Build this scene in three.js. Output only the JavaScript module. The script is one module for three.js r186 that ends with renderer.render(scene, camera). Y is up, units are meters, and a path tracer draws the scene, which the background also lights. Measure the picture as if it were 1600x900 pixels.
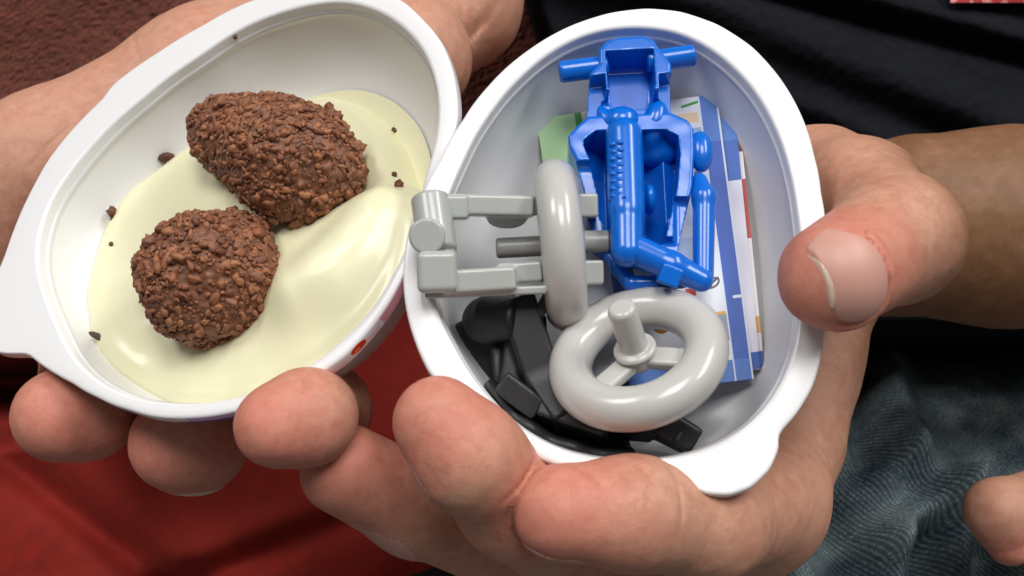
import * as THREE from 'three';
import { mergeGeometries, mergeVertices } from 'three/addons/utils/BufferGeometryUtils.js';
import { ImprovedNoise } from 'three/addons/math/ImprovedNoise.js';
import { RectAreaLightUniformsLib } from 'three/addons/lights/RectAreaLightUniformsLib.js';
RectAreaLightUniformsLib.init();

// ---------------------------------------------------------------- camera, room tone, lamps, exposure
const scene = new THREE.Scene();
const V = (x, y, z) => new THREE.Vector3(x, y, z);
const PITCH = 50 * Math.PI / 180, DIST = 150, PX = 11.5;              // millimetres; pixels of a 1600 x 900 view per millimetre at the hands
const HOME = V(0, 0.62, 0);                                            // the hands are held at lap height
const AX = V(1, 0, 0), AY = V(0, Math.cos(PITCH), -Math.sin(PITCH)), AZ = V(0, Math.sin(PITCH), Math.cos(PITCH));
const TURN = new THREE.Quaternion().setFromRotationMatrix(new THREE.Matrix4().makeBasis(AX, AY, AZ));
const world = (p) => HOME.clone().addScaledVector(AX, p.x * 0.001).addScaledVector(AY, p.y * 0.001).addScaledVector(AZ, p.z * 0.001);

const camera = new THREE.PerspectiveCamera(2 * Math.atan(450 / PX / DIST) * 180 / Math.PI, 16 / 9, 0.01, 20);
camera.position.copy(world(V(0, 0, DIST)));
camera.quaternion.copy(TURN);
camera.focus = 0.156;
camera.userData.fStop = 40;

scene.background = new THREE.Color().setRGB(0.128, 0.125, 0.122);       // dim indoor room all round
function ceilingLamp(name, label, x, y, z, w, d, strength, colour) {
  const g = new THREE.Group(); g.name = name; g.position.set(x, y, z); g.userData = { label, category: 'lamp', group: 'ceiling lamps over the hands' };
  const tray = new THREE.Mesh(new THREE.BoxGeometry(w + 0.06, 0.05, d + 0.06), new THREE.MeshStandardMaterial({ color: 0xdddddd, roughness: 0.6 }));
  tray.name = 'housing'; tray.position.y = 0.04; g.add(tray);
  const panel = new THREE.Mesh(new THREE.BoxGeometry(w, 0.012, d), new THREE.MeshStandardMaterial({ color: 0xffffff, emissive: colour, emissiveIntensity: 1.0 }));
  panel.name = 'diffuser'; panel.position.y = 0.006; g.add(panel);
  const l = new THREE.RectAreaLight(colour, strength, w, d);
  l.position.set(0, -0.004, 0); l.rotation.x = -Math.PI / 2; l.name = 'lamp_light'; g.add(l);
  scene.add(g);
  return g;
}
const LAMPC = new THREE.Color().setRGB(1.0, 0.98, 0.955);
ceilingLamp('ceiling_lamp', 'long fluorescent ceiling lamp beside the lap', 1.05, 2.05, -0.45, 0.35, 1.2, 17, LAMPC);
ceilingLamp('ceiling_lamp_001', 'square fluorescent ceiling lamp', -0.95, 2.05, -0.35, 0.55, 0.55, 12, LAMPC);
ceilingLamp('ceiling_lamp_002', 'square fluorescent ceiling lamp straight above the hands', 0.05, 2.05, 0.05, 0.5, 0.6, 11, LAMPC);

const renderer = new THREE.WebGLRenderer({ antialias: true });
renderer.setSize(1024, 576);
renderer.toneMapping = THREE.LinearToneMapping;
renderer.toneMappingExposure = 1.0;
renderer.shadowMap.enabled = true;

// ---------------------------------------------------------------- helpers
// Everything is modelled in millimetres in the hands' own frame (x across, y up the tilted plane of the eggs, z out of it) and then put into the world.
const noise = new ImprovedNoise(), N3 = (x, y, z) => noise.noise(x, y, z);
let seed = 12345;
const rnd = () => { seed = (seed * 1664525 + 1013904223) >>> 0; return seed / 4294967296; };
const mix = (a, b, t) => a + (b - a) * t, clamp = (x, a = 0, b = 1) => Math.min(b, Math.max(a, x));
const sstep = (a, b, x) => { const t = clamp((x - a) / (b - a)); return t * t * (3 - 2 * t); };
const gauss = (x, s) => Math.exp(-(x * x) / (s * s));
const at = (px, py, w) => V((px - 800) / PX * (DIST - w) / DIST, (450 - py) / PX * (DIST - w) / DIST, w);
const EYE = V(0, 0, DIST);

const used = new Map(), bases = new Map();
function numbered(name) { const k = used.get(name) ?? 0; used.set(name, k + 1); return k ? `${name}_${String(k).padStart(3, '0')}` : name; }
function place(g, base) { return g.translate(-base.x, -base.y, -base.z).scale(0.001, 0.001, 0.001); }
function info(o, label, category, group, kind) {
  o.userData = {};
  if (label) o.userData.label = label;
  if (category) o.userData.category = category;
  if (group) o.userData.group = group;
  if (kind) o.userData.kind = kind;
  return o;
}
function thing(name, base, label, category, group) {
  const o = new THREE.Group(); o.name = numbered(name); o.position.copy(world(base)); o.quaternion.copy(TURN); bases.set(o, base);
  scene.add(o); return info(o, label, category, group);
}
function whole(name, g, m, base, label, category, group, kind) {
  const o = new THREE.Mesh(place(g, base), m); o.name = numbered(name); o.position.copy(world(base)); o.quaternion.copy(TURN); bases.set(o, base);
  o.castShadow = o.receiveShadow = true; scene.add(o); return info(o, label, category, group, kind);
}
function part(name, g, m, parent, label, kind) {
  const base = bases.get(parent), o = new THREE.Mesh(place(g, base), m); o.name = name; bases.set(o, base); o.castShadow = o.receiveShadow = true;
  parent.add(o); return info(o, label, undefined, undefined, kind);
}

// signed distances
const smin = (a, b, k) => { const h = Math.max(k - Math.abs(a - b), 0) / k; return Math.min(a, b) - h * h * k * 0.25; };
function cap(a, b, ra, rb = ra) {
  const bax = b.x - a.x, bay = b.y - a.y, baz = b.z - a.z, l2 = bax * bax + bay * bay + baz * baz || 1e-9;
  return (x, y, z) => {
    const px = x - a.x, py = y - a.y, pz = z - a.z, t = clamp((px * bax + py * bay + pz * baz) / l2);
    const dx = px - bax * t, dy = py - bay * t, dz = pz - baz * t;
    return Math.sqrt(dx * dx + dy * dy + dz * dz) - (ra + (rb - ra) * t);
  };
}
function frameOf(dx, dy) {
  const X = dx.clone().normalize(), Z = X.clone().cross(dy).normalize(), Y = Z.clone().cross(X);
  return [X, Y, Z];
}
function rbox(c, F, hx, hy, hz, r) {
  const [X, Y, Z] = F;
  return (x, y, z) => {
    const px = x - c.x, py = y - c.y, pz = z - c.z;
    const qx = Math.abs(px * X.x + py * X.y + pz * X.z) - hx + r, qy = Math.abs(px * Y.x + py * Y.y + pz * Y.z) - hy + r, qz = Math.abs(px * Z.x + py * Z.y + pz * Z.z) - hz + r;
    const ox = Math.max(qx, 0), oy = Math.max(qy, 0), oz = Math.max(qz, 0);
    return Math.sqrt(ox * ox + oy * oy + oz * oz) + Math.min(Math.max(qx, qy, qz), 0) - r;
  };
}
function ellip(c, F, a, b, e) {
  const [X, Y, Z] = F;
  return (x, y, z) => {
    const px = x - c.x, py = y - c.y, pz = z - c.z;
    const qx = (px * X.x + py * X.y + pz * X.z) / a, qy = (px * Y.x + py * Y.y + pz * Y.z) / b, qz = (px * Z.x + py * Z.y + pz * Z.z) / e;
    const k0 = Math.sqrt(qx * qx + qy * qy + qz * qz), k1 = Math.sqrt(qx * qx / a / a + qy * qy / b / b + qz * qz / e / e);
    return k1 > 1e-9 ? k0 * (k0 - 1) / k1 : -Math.min(a, b, e);
  };
}
function disc(a, b, r, round = 0.2) {                                  // a cylinder with rounded edges between a and b
  const d = b.clone().sub(a), h = d.length() / 2, c = a.clone().add(b).multiplyScalar(0.5); d.normalize();
  return (x, y, z) => {
    const px = x - c.x, py = y - c.y, pz = z - c.z, t = px * d.x + py * d.y + pz * d.z;
    const q = Math.sqrt(Math.max(px * px + py * py + pz * pz - t * t, 0)) - r + round, s = Math.abs(t) - h + round;
    return Math.min(Math.max(q, s), 0) + Math.hypot(Math.max(q, 0), Math.max(s, 0)) - round;
  };
}
const union = (k, ...fs) => (x, y, z) => { let d = fs[0](x, y, z); for (let i = 1; i < fs.length; i++) d = k ? smin(d, fs[i](x, y, z), k) : Math.min(d, fs[i](x, y, z)); return d; };
const minus = (f, g) => (x, y, z) => Math.max(f(x, y, z), -g(x, y, z));
const both = (f, g) => (x, y, z) => Math.max(f(x, y, z), g(x, y, z));

// surface nets
function sdfMesh(f, lo, hi, cell, opt = {}) {
  const nx = Math.ceil((hi.x - lo.x) / cell) + 1, ny = Math.ceil((hi.y - lo.y) / cell) + 1, nz = Math.ceil((hi.z - lo.z) / cell) + 1;
  const F = new Float32Array(nx * ny * nz), id = (i, j, k) => i + nx * (j + ny * k);
  const S = 6, far = S * cell * 0.87 * 1.5 + 0.8;                      // whole blocks that lie clear of the surface are filled from their middle
  for (let K = 0; K < nz; K += S) for (let Jj = 0; Jj < ny; Jj += S) for (let I = 0; I < nx; I += S) {
    const m = f(lo.x + (I + S / 2) * cell, lo.y + (Jj + S / 2) * cell, lo.z + (K + S / 2) * cell), skip = Math.abs(m) > far;
    for (let k = K; k < Math.min(K + S, nz); k++) for (let j = Jj; j < Math.min(Jj + S, ny); j++) for (let i = I; i < Math.min(I + S, nx); i++) F[id(i, j, k)] = skip ? m : f(lo.x + i * cell, lo.y + j * cell, lo.z + k * cell);
  }
  const idx = new Int32Array(nx * ny * nz).fill(-1), pos = [], nor = [], tri = [];
  const E = [[0, 1], [2, 3], [4, 5], [6, 7], [0, 2], [1, 3], [4, 6], [5, 7], [0, 4], [1, 5], [2, 6], [3, 7]];
  const v = new Float32Array(8);
  for (let k = 0; k < nz - 1; k++) for (let j = 0; j < ny - 1; j++) for (let i = 0; i < nx - 1; i++) {
    let m = 0;
    for (let c = 0; c < 8; c++) { v[c] = F[id(i + (c & 1), j + (c >> 1 & 1), k + (c >> 2))]; if (v[c] < 0) m |= 1 << c; }
    if (m === 0 || m === 255) continue;
    let sx = 0, sy = 0, sz = 0, n = 0;
    for (const [a, b] of E) {
      if ((v[a] < 0) === (v[b] < 0)) continue;
      const t = v[a] / (v[a] - v[b]);
      sx += mix(a & 1, b & 1, t); sy += mix(a >> 1 & 1, b >> 1 & 1, t); sz += mix(a >> 2, b >> 2, t); n++;
    }
    idx[id(i, j, k)] = pos.length / 3;
    pos.push(lo.x + (i + sx / n) * cell, lo.y + (j + sy / n) * cell, lo.z + (k + sz / n) * cell);
  }
  const quad = (a, b, c, d, flip) => { if (flip) tri.push(a, c, b, a, d, c); else tri.push(a, b, c, a, c, d); };
  for (let k = 1; k < nz - 1; k++) for (let j = 1; j < ny - 1; j++) for (let i = 1; i < nx - 1; i++) {
    const s = F[id(i, j, k)] < 0;
    if (s !== F[id(i + 1, j, k)] < 0) quad(idx[id(i, j - 1, k - 1)], idx[id(i, j, k - 1)], idx[id(i, j, k)], idx[id(i, j - 1, k)], !s);
    if (s !== F[id(i, j + 1, k)] < 0) quad(idx[id(i - 1, j, k - 1)], idx[id(i - 1, j, k)], idx[id(i, j, k)], idx[id(i, j, k - 1)], !s);
    if (s !== F[id(i, j, k + 1)] < 0) quad(idx[id(i - 1, j - 1, k)], idx[id(i, j - 1, k)], idx[id(i, j, k)], idx[id(i - 1, j, k)], !s);
  }
  const e = cell * 0.6;
  for (let i = 0; i < pos.length; i += 3) {
    const x = pos[i], y = pos[i + 1], z = pos[i + 2];
    const gx = f(x + e, y, z) - f(x - e, y, z), gy = f(x, y + e, z) - f(x, y - e, z), gz = f(x, y, z + e) - f(x, y, z - e), l = Math.hypot(gx, gy, gz) || 1;
    nor.push(gx / l, gy / l, gz / l);
  }
  let g = new THREE.BufferGeometry();
  g.setAttribute('position', new THREE.Float32BufferAttribute(pos, 3));
  g.setAttribute('normal', new THREE.Float32BufferAttribute(nor, 3));
  if (opt.color) {
    const c = [];
    for (let i = 0; i < pos.length; i += 3) c.push(...opt.color(pos[i], pos[i + 1], pos[i + 2]));
    g.setAttribute('color', new THREE.Float32BufferAttribute(c, 3));
  }
  g.setIndex(tri);
  if (opt.uv) g = boxUV(g, opt.uv);
  return g;
}
function boxUV(g, size) {                                              // box mapping in the object's own turned axes, size in mm per repeat
  g = g.index ? g.toNonIndexed() : g;
  const p = g.attributes.position, uv = new Float32Array(p.count * 2), A = V(0.8, 0.36, 0.48), B = V(-0.6, 0.48, 0.64), C = V(0, -0.8, 0.6), q = [V(), V(), V()], n = V();
  for (let i = 0; i < p.count; i += 3) {
    for (let k = 0; k < 3; k++) q[k].fromBufferAttribute(p, i + k);
    n.copy(q[1]).sub(q[0]).cross(q[2].clone().sub(q[0]));
    const a = Math.abs(n.dot(A)), b = Math.abs(n.dot(B)), c = Math.abs(n.dot(C)), [S, T] = a > b && a > c ? [B, C] : b > c ? [A, C] : [A, B];
    for (let k = 0; k < 3; k++) { uv[(i + k) * 2] = q[k].dot(S) / size; uv[(i + k) * 2 + 1] = q[k].dot(T) / size; }
  }
  g.setAttribute('uv', new THREE.BufferAttribute(uv, 2));
  return g;
}
function around(pts, pad) {
  const lo = V(1e9, 1e9, 1e9), hi = V(-1e9, -1e9, -1e9);
  for (const p of pts) { lo.min(p); hi.max(p); }
  return [lo.subScalar(pad), hi.addScalar(pad)];
}

// grid of points -> geometry
function gridMesh(rows, closed, uvOf) {
  const n = rows.length, m = rows[0].length, pos = [], uv = [], tri = [];
  rows.forEach((r, i) => r.forEach((p, j) => { pos.push(p.x, p.y, p.z); uv.push(...(uvOf ? uvOf(i, j, p) : [j / m, i / n])); }));
  for (let i = 0; i < n - 1; i++) for (let j = 0; j < (closed ? m : m - 1); j++) {
    const a = i * m + j, b = i * m + (j + 1) % m, c = a + m, d = b + m;
    tri.push(a, c, b, b, c, d);
  }
  const g = new THREE.BufferGeometry();
  g.setAttribute('position', new THREE.Float32BufferAttribute(pos, 3));
  g.setAttribute('uv', new THREE.Float32BufferAttribute(uv, 2));
  g.setIndex(tri); g.computeVertexNormals();
  return g;
}

// textures
function tex(w, h, fn, srgb) {
  const d = new Uint8Array(w * h * 4);
  for (let y = 0; y < h; y++) for (let x = 0; x < w; x++) {
    const c = fn(x, y), o = (y * w + x) * 4;
    for (let k = 0; k < 3; k++) d[o + k] = clamp(Math.round(Array.isArray(c) ? c[k] : c), 0, 255);
    d[o + 3] = 255;
  }
  const t = new THREE.DataTexture(d, w, h); t.wrapS = t.wrapT = THREE.RepeatWrapping; t.magFilter = THREE.LinearFilter; t.minFilter = THREE.LinearMipmapLinearFilter; t.generateMipmaps = true;
  if (srgb) t.colorSpace = THREE.SRGBColorSpace;
  t.needsUpdate = true; return t;
}
const tileN = (x, y, s, f, z = 0) => {                                 // noise that repeats every s pixels, f cells across
  const u = x / s, v = y / s, A = (a, b) => N3(a * f, b * f, z);
  return (A(u, v) * (1 - u) + A(u - 1, v) * u) * (1 - v) + (A(u, v - 1) * (1 - u) + A(u - 1, v - 1) * u) * v;
};
const skinBump = tex(512, 512, (x, y) => {
  const a = tileN(x, y, 512, 40), b = tileN(x, y, 512, 90, 3), c = tileN(x, y, 512, 18, 7);
  return 128 + 70 * (1 - 2 * Math.abs(a)) * 0.6 + 50 * b + 40 * c - 30;
});
const skinTone = tex(512, 512, (x, y) => {
  const a = tileN(x, y, 512, 9, 1) + 0.6 * tileN(x, y, 512, 23, 2), b = tileN(x, y, 512, 60, 5);
  return [240 + a * 14 + b * 8, 236 + a * 26 + b * 12, 234 + a * 28 + b * 13];
}, true);

// ---------------------------------------------------------------- materials
const lin = (r, g, b) => new THREE.Color().setRGB(r, g, b);
const std = (o) => new THREE.MeshPhysicalMaterial(o);
const M = {
  white: std({ color: lin(0.83, 0.83, 0.84), roughness: 0.32, clearcoat: 0.15, clearcoatRoughness: 0.25 }),
  cream: std({ color: lin(0.80, 0.775, 0.52), roughness: 0.42, clearcoat: 0.35, clearcoatRoughness: 0.18 }),
  crumb: std({ vertexColors: true, roughness: 0.62, clearcoat: 0.1, clearcoatRoughness: 0.4 }),
  blue: std({ color: lin(0.0, 0.135, 0.62), roughness: 0.24, clearcoat: 0.2, clearcoatRoughness: 0.12 }),
  fork: std({ color: lin(0.42, 0.44, 0.42), roughness: 0.28, clearcoat: 0.3, clearcoatRoughness: 0.15 }),
  wheel: std({ color: lin(0.52, 0.51, 0.49), roughness: 0.26, clearcoat: 0.35, clearcoatRoughness: 0.12 }),
  black: std({ color: lin(0.007, 0.007, 0.008), roughness: 0.45 }),
  charcoal: std({ color: lin(0.022, 0.022, 0.024), roughness: 0.45 }),
  skin: std({ vertexColors: true, map: skinTone, bumpMap: skinBump, bumpScale: 0.00007, roughness: 0.62 }),
  nail: std({ color: lin(0.58, 0.305, 0.245), roughness: 0.45 }),
  nailEdge: std({ color: lin(0.68, 0.52, 0.42), roughness: 0.4 }),
};

// ---------------------------------------------------------------- backdrop cloths
function cloth(x0, x1, y0, y1, cols, rows, w, uvmm) {
  const R = [];
  for (let i = 0; i <= rows; i++) {
    const r = [];
    for (let j = 0; j <= cols; j++) { const px = mix(x0, x1, j / cols), py = mix(y0, y1, i / rows); r.push(at(px, py, w(px, py))); }
    R.push(r);
  }
  // lengths measured along the cloth itself, over its folds, so that the weave keeps its size
  const U = R.map((r) => { let a = 0; const o = r.map((p, j) => (j ? (a += p.distanceTo(r[j - 1])) : 0)); const m = o[cols >> 1]; return o.map((x) => x - m); });
  const W = R.map((r) => r.map(() => 0));
  for (let j = 0; j <= cols; j++) { let a = 0; for (let i = 1; i <= rows; i++) W[i][j] = a += R[i][j].distanceTo(R[i - 1][j]); const m = W[rows][j]; for (let i = 0; i <= rows; i++) W[i][j] = m - W[i][j]; }
  return gridMesh(R, false, (i, j) => [U[i][j] / uvmm, W[i][j] / uvmm]);
}
{
  // brown terry upholstery
  const tone = tex(512, 512, (x, y) => {
    const a = tileN(x, y, 512, 70, 2), b = tileN(x, y, 512, 14, 4), c = tileN(x, y, 512, 150, 6);
    const k = 1 + 0.45 * a + 0.25 * b + 0.35 * c;
    return [92 * k, 47 * k, 36 * k];
  }, true);
  const g = cloth(-900, 930, -500, 640, 640, 420, (x, y) => {
    const roll = -90 * sstep(520, 640, y + (x - 100) * 0.05);
    const n = N3(x * 0.06, y * 0.06, 1) * 0.3 + N3(x * 0.17, y * 0.17, 5) * 0.5 + Math.abs(N3(x * 0.12, y * 0.12, 9)) * 0.4;
    return -105 + roll + n + 4 * N3(x * 0.006, y * 0.006, 3);
  }, 40);
  whole('sofa_cushion', g, std({ map: tone, roughness: 0.95, sheen: 0.3, sheenColor: lin(0.6, 0.35, 0.28), sheenRoughness: 0.6 }), at(100, 60, -110), 'brown nubbly terry sofa cushion behind the open palm', 'cushion');

  // red cloth below
  const red = tex(512, 512, (x, y) => {
    const wv = Math.sin(x * Math.PI * 2 * 64 / 512) * 0.04 + Math.sin(y * Math.PI * 2 * 64 / 512) * 0.04, a = tileN(x, y, 512, 8, 2), b = tileN(x, y, 512, 120, 4);
    const k = 1 + wv + 0.14 * a + 0.12 * b;
    return [146 * k, 29 * k, 14 * k];
  }, true);
  const gr = cloth(-900, 1000, 360, 1300, 300, 180, (x, y) => {
    const top = 640 - 260 * sstep(20, 330, x), roll = -75 * (1 - sstep(top - 40, top + 70, y));
    const l = (x - 40) * 0.62 - (y - 740) * 0.78;                      // crease running down to the corner
    const fold = -5 * gauss(l, 26) + 2.2 * gauss(l - 60, 40) - 3 * gauss((x - 420) * 0.35 + (y - 860) * 0.93, 22) + 2 * gauss((x - 420) * 0.35 + (y - 820) * 0.93, 30);
    return -82 + roll + fold + 3 * N3(x * 0.005, y * 0.005, 12) + 8 * sstep(900, 0, x) * 0;
  }, 30);
  whole('red_cloth', gr, std({ map: red, roughness: 0.85 }), at(300, 850, -85), 'deep red cloth with soft creases under the fingertips', 'cloth');

  // dark navy trousers in the gap below the fingers
  const gn = cloth(380, 1160, 780, 1090, 150, 60, (x, y) => {
    const edge = 905 - 0.32 * (x - 530), roll = -60 * (1 - sstep(edge - 8, edge + 50, y));
    return -62 + roll + 3 * N3(x * 0.01, y * 0.01, 33);
  }, 20);
  const fleeceBump = tex(256, 256, (x, y) => 128 + 90 * tileN(x, y, 256, 50, 2) + 60 * tileN(x, y, 256, 110, 6));
  whole('dark_trousers', gn, std({ color: lin(0.006, 0.008, 0.014), roughness: 0.95, bumpMap: fleeceBump, bumpScale: 0.0003 }), at(700, 900, -62), 'near black trouser leg below the red cloth', 'trousers');

  // black fleece top
  const fl = tex(512, 512, (x, y) => { const k = 1 + 0.5 * tileN(x, y, 512, 110, 3) + 0.35 * tileN(x, y, 512, 200, 8) + 0.25 * tileN(x, y, 512, 12, 1); return [19 * k, 21 * k, 27 * k]; }, true);
  const gs = cloth(690, 2300, -600, 640, 340, 260, (x, y) => {
    const d1 = (x - 1250) * 0.38 - (y - 60) * 0.92, d2 = (x - 1300) * 0.45 - (y - 170) * 0.89, d3 = (x - 1500) * 0.25 - (y - 30) * 0.97;
    const f = 4.5 * gauss(d1, 40) + 3 * gauss(d2, 38) + 4 * gauss(d3, 22) - 4 * gauss(d1 + 60, 28) - 5 * gauss(d3 + 38, 16) - 3 * gauss(d2 + 45, 25);
    const roll = -60 * (1 - sstep(780, 850, x - 0.3 * y)) - 75 * sstep(500, 600, y);
    return -80 + f + roll + 2 * N3(x * 0.009, y * 0.009, 22) + 0.4 * N3(x * 0.08, y * 0.08, 4);
  }, 26);
  const top = thing('fleece_top', at(1300, 120, -80), 'black fleece top worn behind the egg of toy parts', 'top');
  part('fabric', gs, std({ map: fl, roughness: 1, specularIntensity: 0.4, bumpMap: fleeceBump, bumpScale: 0.0004 }), top);
  // a sliver of red and pink print at its corner
  const printT = tex(256, 256, (x, y) => { const a = tileN(x, y, 256, 7, 2), b = tileN(x, y, 256, 60, 4); return a > 0.05 ? [200 + 40 * b, 120 + 50 * b, 120 + 50 * b] : [150 + 40 * b, 35 + 20 * b, 40 + 20 * b]; }, true);
  part('chest_print', cloth(1485, 1800, -120, 4, 40, 30, (x, y) => -76.5 - 4 * sstep(1485, 1540, 1540 - (x - 1485)) * 0 + 0.4 * N3(x * 0.05, y * 0.05, 2) + 4 * gauss((x - 1500) * 0.25 - (y - 30) * 0.97, 22) * 0.5, 20), std({ map: printT, roughness: 0.8 }), top, 'red and pink print on the black fleece');

  // jeans
  const S = 768;
  const twill = (x, y) => { const p = ((x + y * 1.0) % 13 + 13) % 13 / 13, q = ((x - 2 * y) % 32 + 32) % 32 / 32; return [p, q]; };
  const wear = (x, y) => tileN(x, y, S, 5, 3) + 0.6 * tileN(x, y, S, 11, 8);
  const denim = tex(S, S, (x, y) => {
    const line = Math.sin((2 * x + y) * 2 * Math.PI * 31 / S), slub = tileN(x * 1, y * 1, S, 140, 5), sp = tileN(x, y, S, 300, 9), st = tileN((x + y) % S, (x - y + S) % S, S, 40, 2);
    const w = clamp(0.46 + 0.7 * wear(x, y) + 0.2 * slub + 0.3 * st), t = clamp(0.40 + 0.36 * line + 0.7 * slub + 1.1 * sp);
    const warp = [mix(32, 116, w), mix(46, 132, w), mix(60, 134, w)], weft = [mix(92, 206, w), mix(108, 212, w), mix(116, 200, w)];
    return warp.map((c, k) => mix(c, weft[k], t * t));
  }, true);
  const denimBump = tex(S, S, (x, y) => 128 + 40 * Math.sin((2 * x + y) * 2 * Math.PI * 31 / S) + 50 * tileN(x, y, S, 140, 5) + 30 * tileN(x, y, S, 300, 9));
  // a thigh: a tapering tube with its folds pushed in and out along its own surface; uv is millimetres along and round the leg
  const c = at(1500, 905, -118), ax = V(1, 0.05, -0.12).normalize(), up = V(0, 1, 0).addScaledVector(ax, -ax.y).normalize(), out = ax.clone().cross(up), rowsJ = [], NA = 260, NL = 420, RJ = 54;
  const shape = (x, y) => {
    const r = (ax, ay, bx, by, s, h) => { const dx = bx - ax, dy = by - ay, L = Math.hypot(dx, dy), t = clamp(((x - ax) * dx + (y - ay) * dy) / L / L), qx = x - ax - dx * t, qy = y - ay - dy * t; return h * gauss(Math.hypot(qx, qy), s); };
    return r(1390, 580, 1425, 720, 26, 5) + r(1425, 720, 1490, 780, 24, 4) + r(1500, 770, 1390, 850, 30, 6) + r(1390, 850, 1385, 1000, 30, 5) + r(1500, 775, 1495, 960, 26, 5)
      - r(1450, 835, 1455, 1000, 26, 13) - r(1290, 800, 1330, 880, 48, 10) - r(1560, 870, 1560, 1000, 40, 9) + r(1230, 870, 1250, 1000, 40, 7) - r(1330, 600, 1350, 720, 24, 5) + r(1310, 700, 1390, 760, 16, 3)
      + 1.2 * N3(x * 0.012, y * 0.012, 41);
  };
  for (let i = 0; i <= NA; i++) {
    const a = mix(1.9, -0.7, i / NA), row = [];
    for (let k = 0; k <= NL; k++) {
      const l = mix(-85, 95, k / NL), n = out.clone().multiplyScalar(Math.cos(a)).addScaledVector(up, Math.sin(a)), p = c.clone().addScaledVector(ax, l).addScaledVector(n, RJ + 0.05 * l);
      const q = (DIST - p.z) / DIST;
      row.push(p.addScaledVector(n, shape(p.x / q * PX + 800, 450 - p.y / q * PX)));
    }
    rowsJ.push(row);
  }
  const gj = gridMesh(rowsJ, false, (i, k) => [mix(-85, 95, k / NL) / 52, mix(1.9, -0.7, i / NA) * RJ / 52]);
  whole('jeans', gj, std({ map: denim, bumpMap: denimBump, bumpScale: 0.00008, roughness: 1, specularIntensity: 0.3 }), at(1450, 700, -62), 'faded dark blue denim jeans with bunched folds', 'jeans');
}

// ---------------------------------------------------------------- the two egg halves
function contour(pts, E, soft) {                                       // outline points on the rim plane -> radius by angle
  const q = pts.map(([x, y]) => { const p = E.on(x, y, 0).sub(E.c), a = p.dot(E.e1), b = p.dot(E.e2); return [Math.atan2(b, a), Math.hypot(a, b)]; }).sort((a, b) => a[0] - b[0]);
  const n = 720, raw = new Float64Array(n);
  for (let i = 0; i < n; i++) {
    const t = -Math.PI + (i + 0.5) / n * 2 * Math.PI;
    let k = q.findIndex((p) => p[0] > t); if (k < 0) k = 0;
    const b = q[k], a = q[(k + q.length - 1) % q.length]; let ta = a[0], tb = b[0], tt = t;
    if (ta > tb) { if (tt > tb) tb += 2 * Math.PI; else ta -= 2 * Math.PI; }
    raw[i] = mix(a[1], b[1], (tt - ta) / (tb - ta || 1));
  }
  const out = new Float64Array(n), s = soft * 2;
  for (let i = 0; i < n; i++) { let a = 0, w = 0; for (let k = -Math.ceil(3 * s); k <= 3 * s; k++) { const g = Math.exp(-k * k / (2 * s * s)); a += g * raw[(i + k + n) % n]; w += g; } out[i] = a / w; }
  return (t) => { const f = ((t + Math.PI) / (2 * Math.PI) * n - 0.5 + n) % n, i = Math.floor(f); return mix(out[i % n], out[(i + 1) % n], f - i); };
}
function eggFrame(cx, cy, cw, nrm, depth) {
  const n = nrm.normalize(), c = at(cx, cy, cw), e1 = V(1, 0, 0).addScaledVector(n, -n.x).normalize(), e2 = n.clone().cross(e1);
  const E = { n, c, e1, e2, depth };
  E.on = (px, py, d) => { const o = c.clone().addScaledVector(n, -d), dir = at(px, py, 0).sub(EYE), t = o.sub(EYE).dot(n) / dir.dot(n); return EYE.clone().addScaledVector(dir, t); };
  E.loc = (p) => { const q = p.clone().sub(c); return [q.dot(e1), q.dot(e2), -q.dot(n)]; };
  E.pt = (a, b, d) => c.clone().addScaledVector(e1, a).addScaledVector(e2, b).addScaledVector(n, -d);
  E.polar = (t, r, d) => E.pt(r * Math.cos(t), r * Math.sin(t), d);
  E.f = (d) => { const t = clamp(d / depth); return Math.pow(1 - Math.pow(t, 2.5), 1 / 2.5) * (1 - 0.06 * t); };
  E.wall = (t, d) => E.rIn(t) * E.f(d);
  E.hit = (px, py) => {                                                // where the line of sight meets the inner wall
    for (let d = 0; d < depth; d += 0.05) { const [a, b] = E.loc(E.on(px, py, d)); if (Math.hypot(a, b) > E.wall(Math.atan2(b, a), d)) return [Math.atan2(b, a), d, Math.hypot(a, b)]; }
    return [0, depth, 0];
  };
  return E;
}
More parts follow.
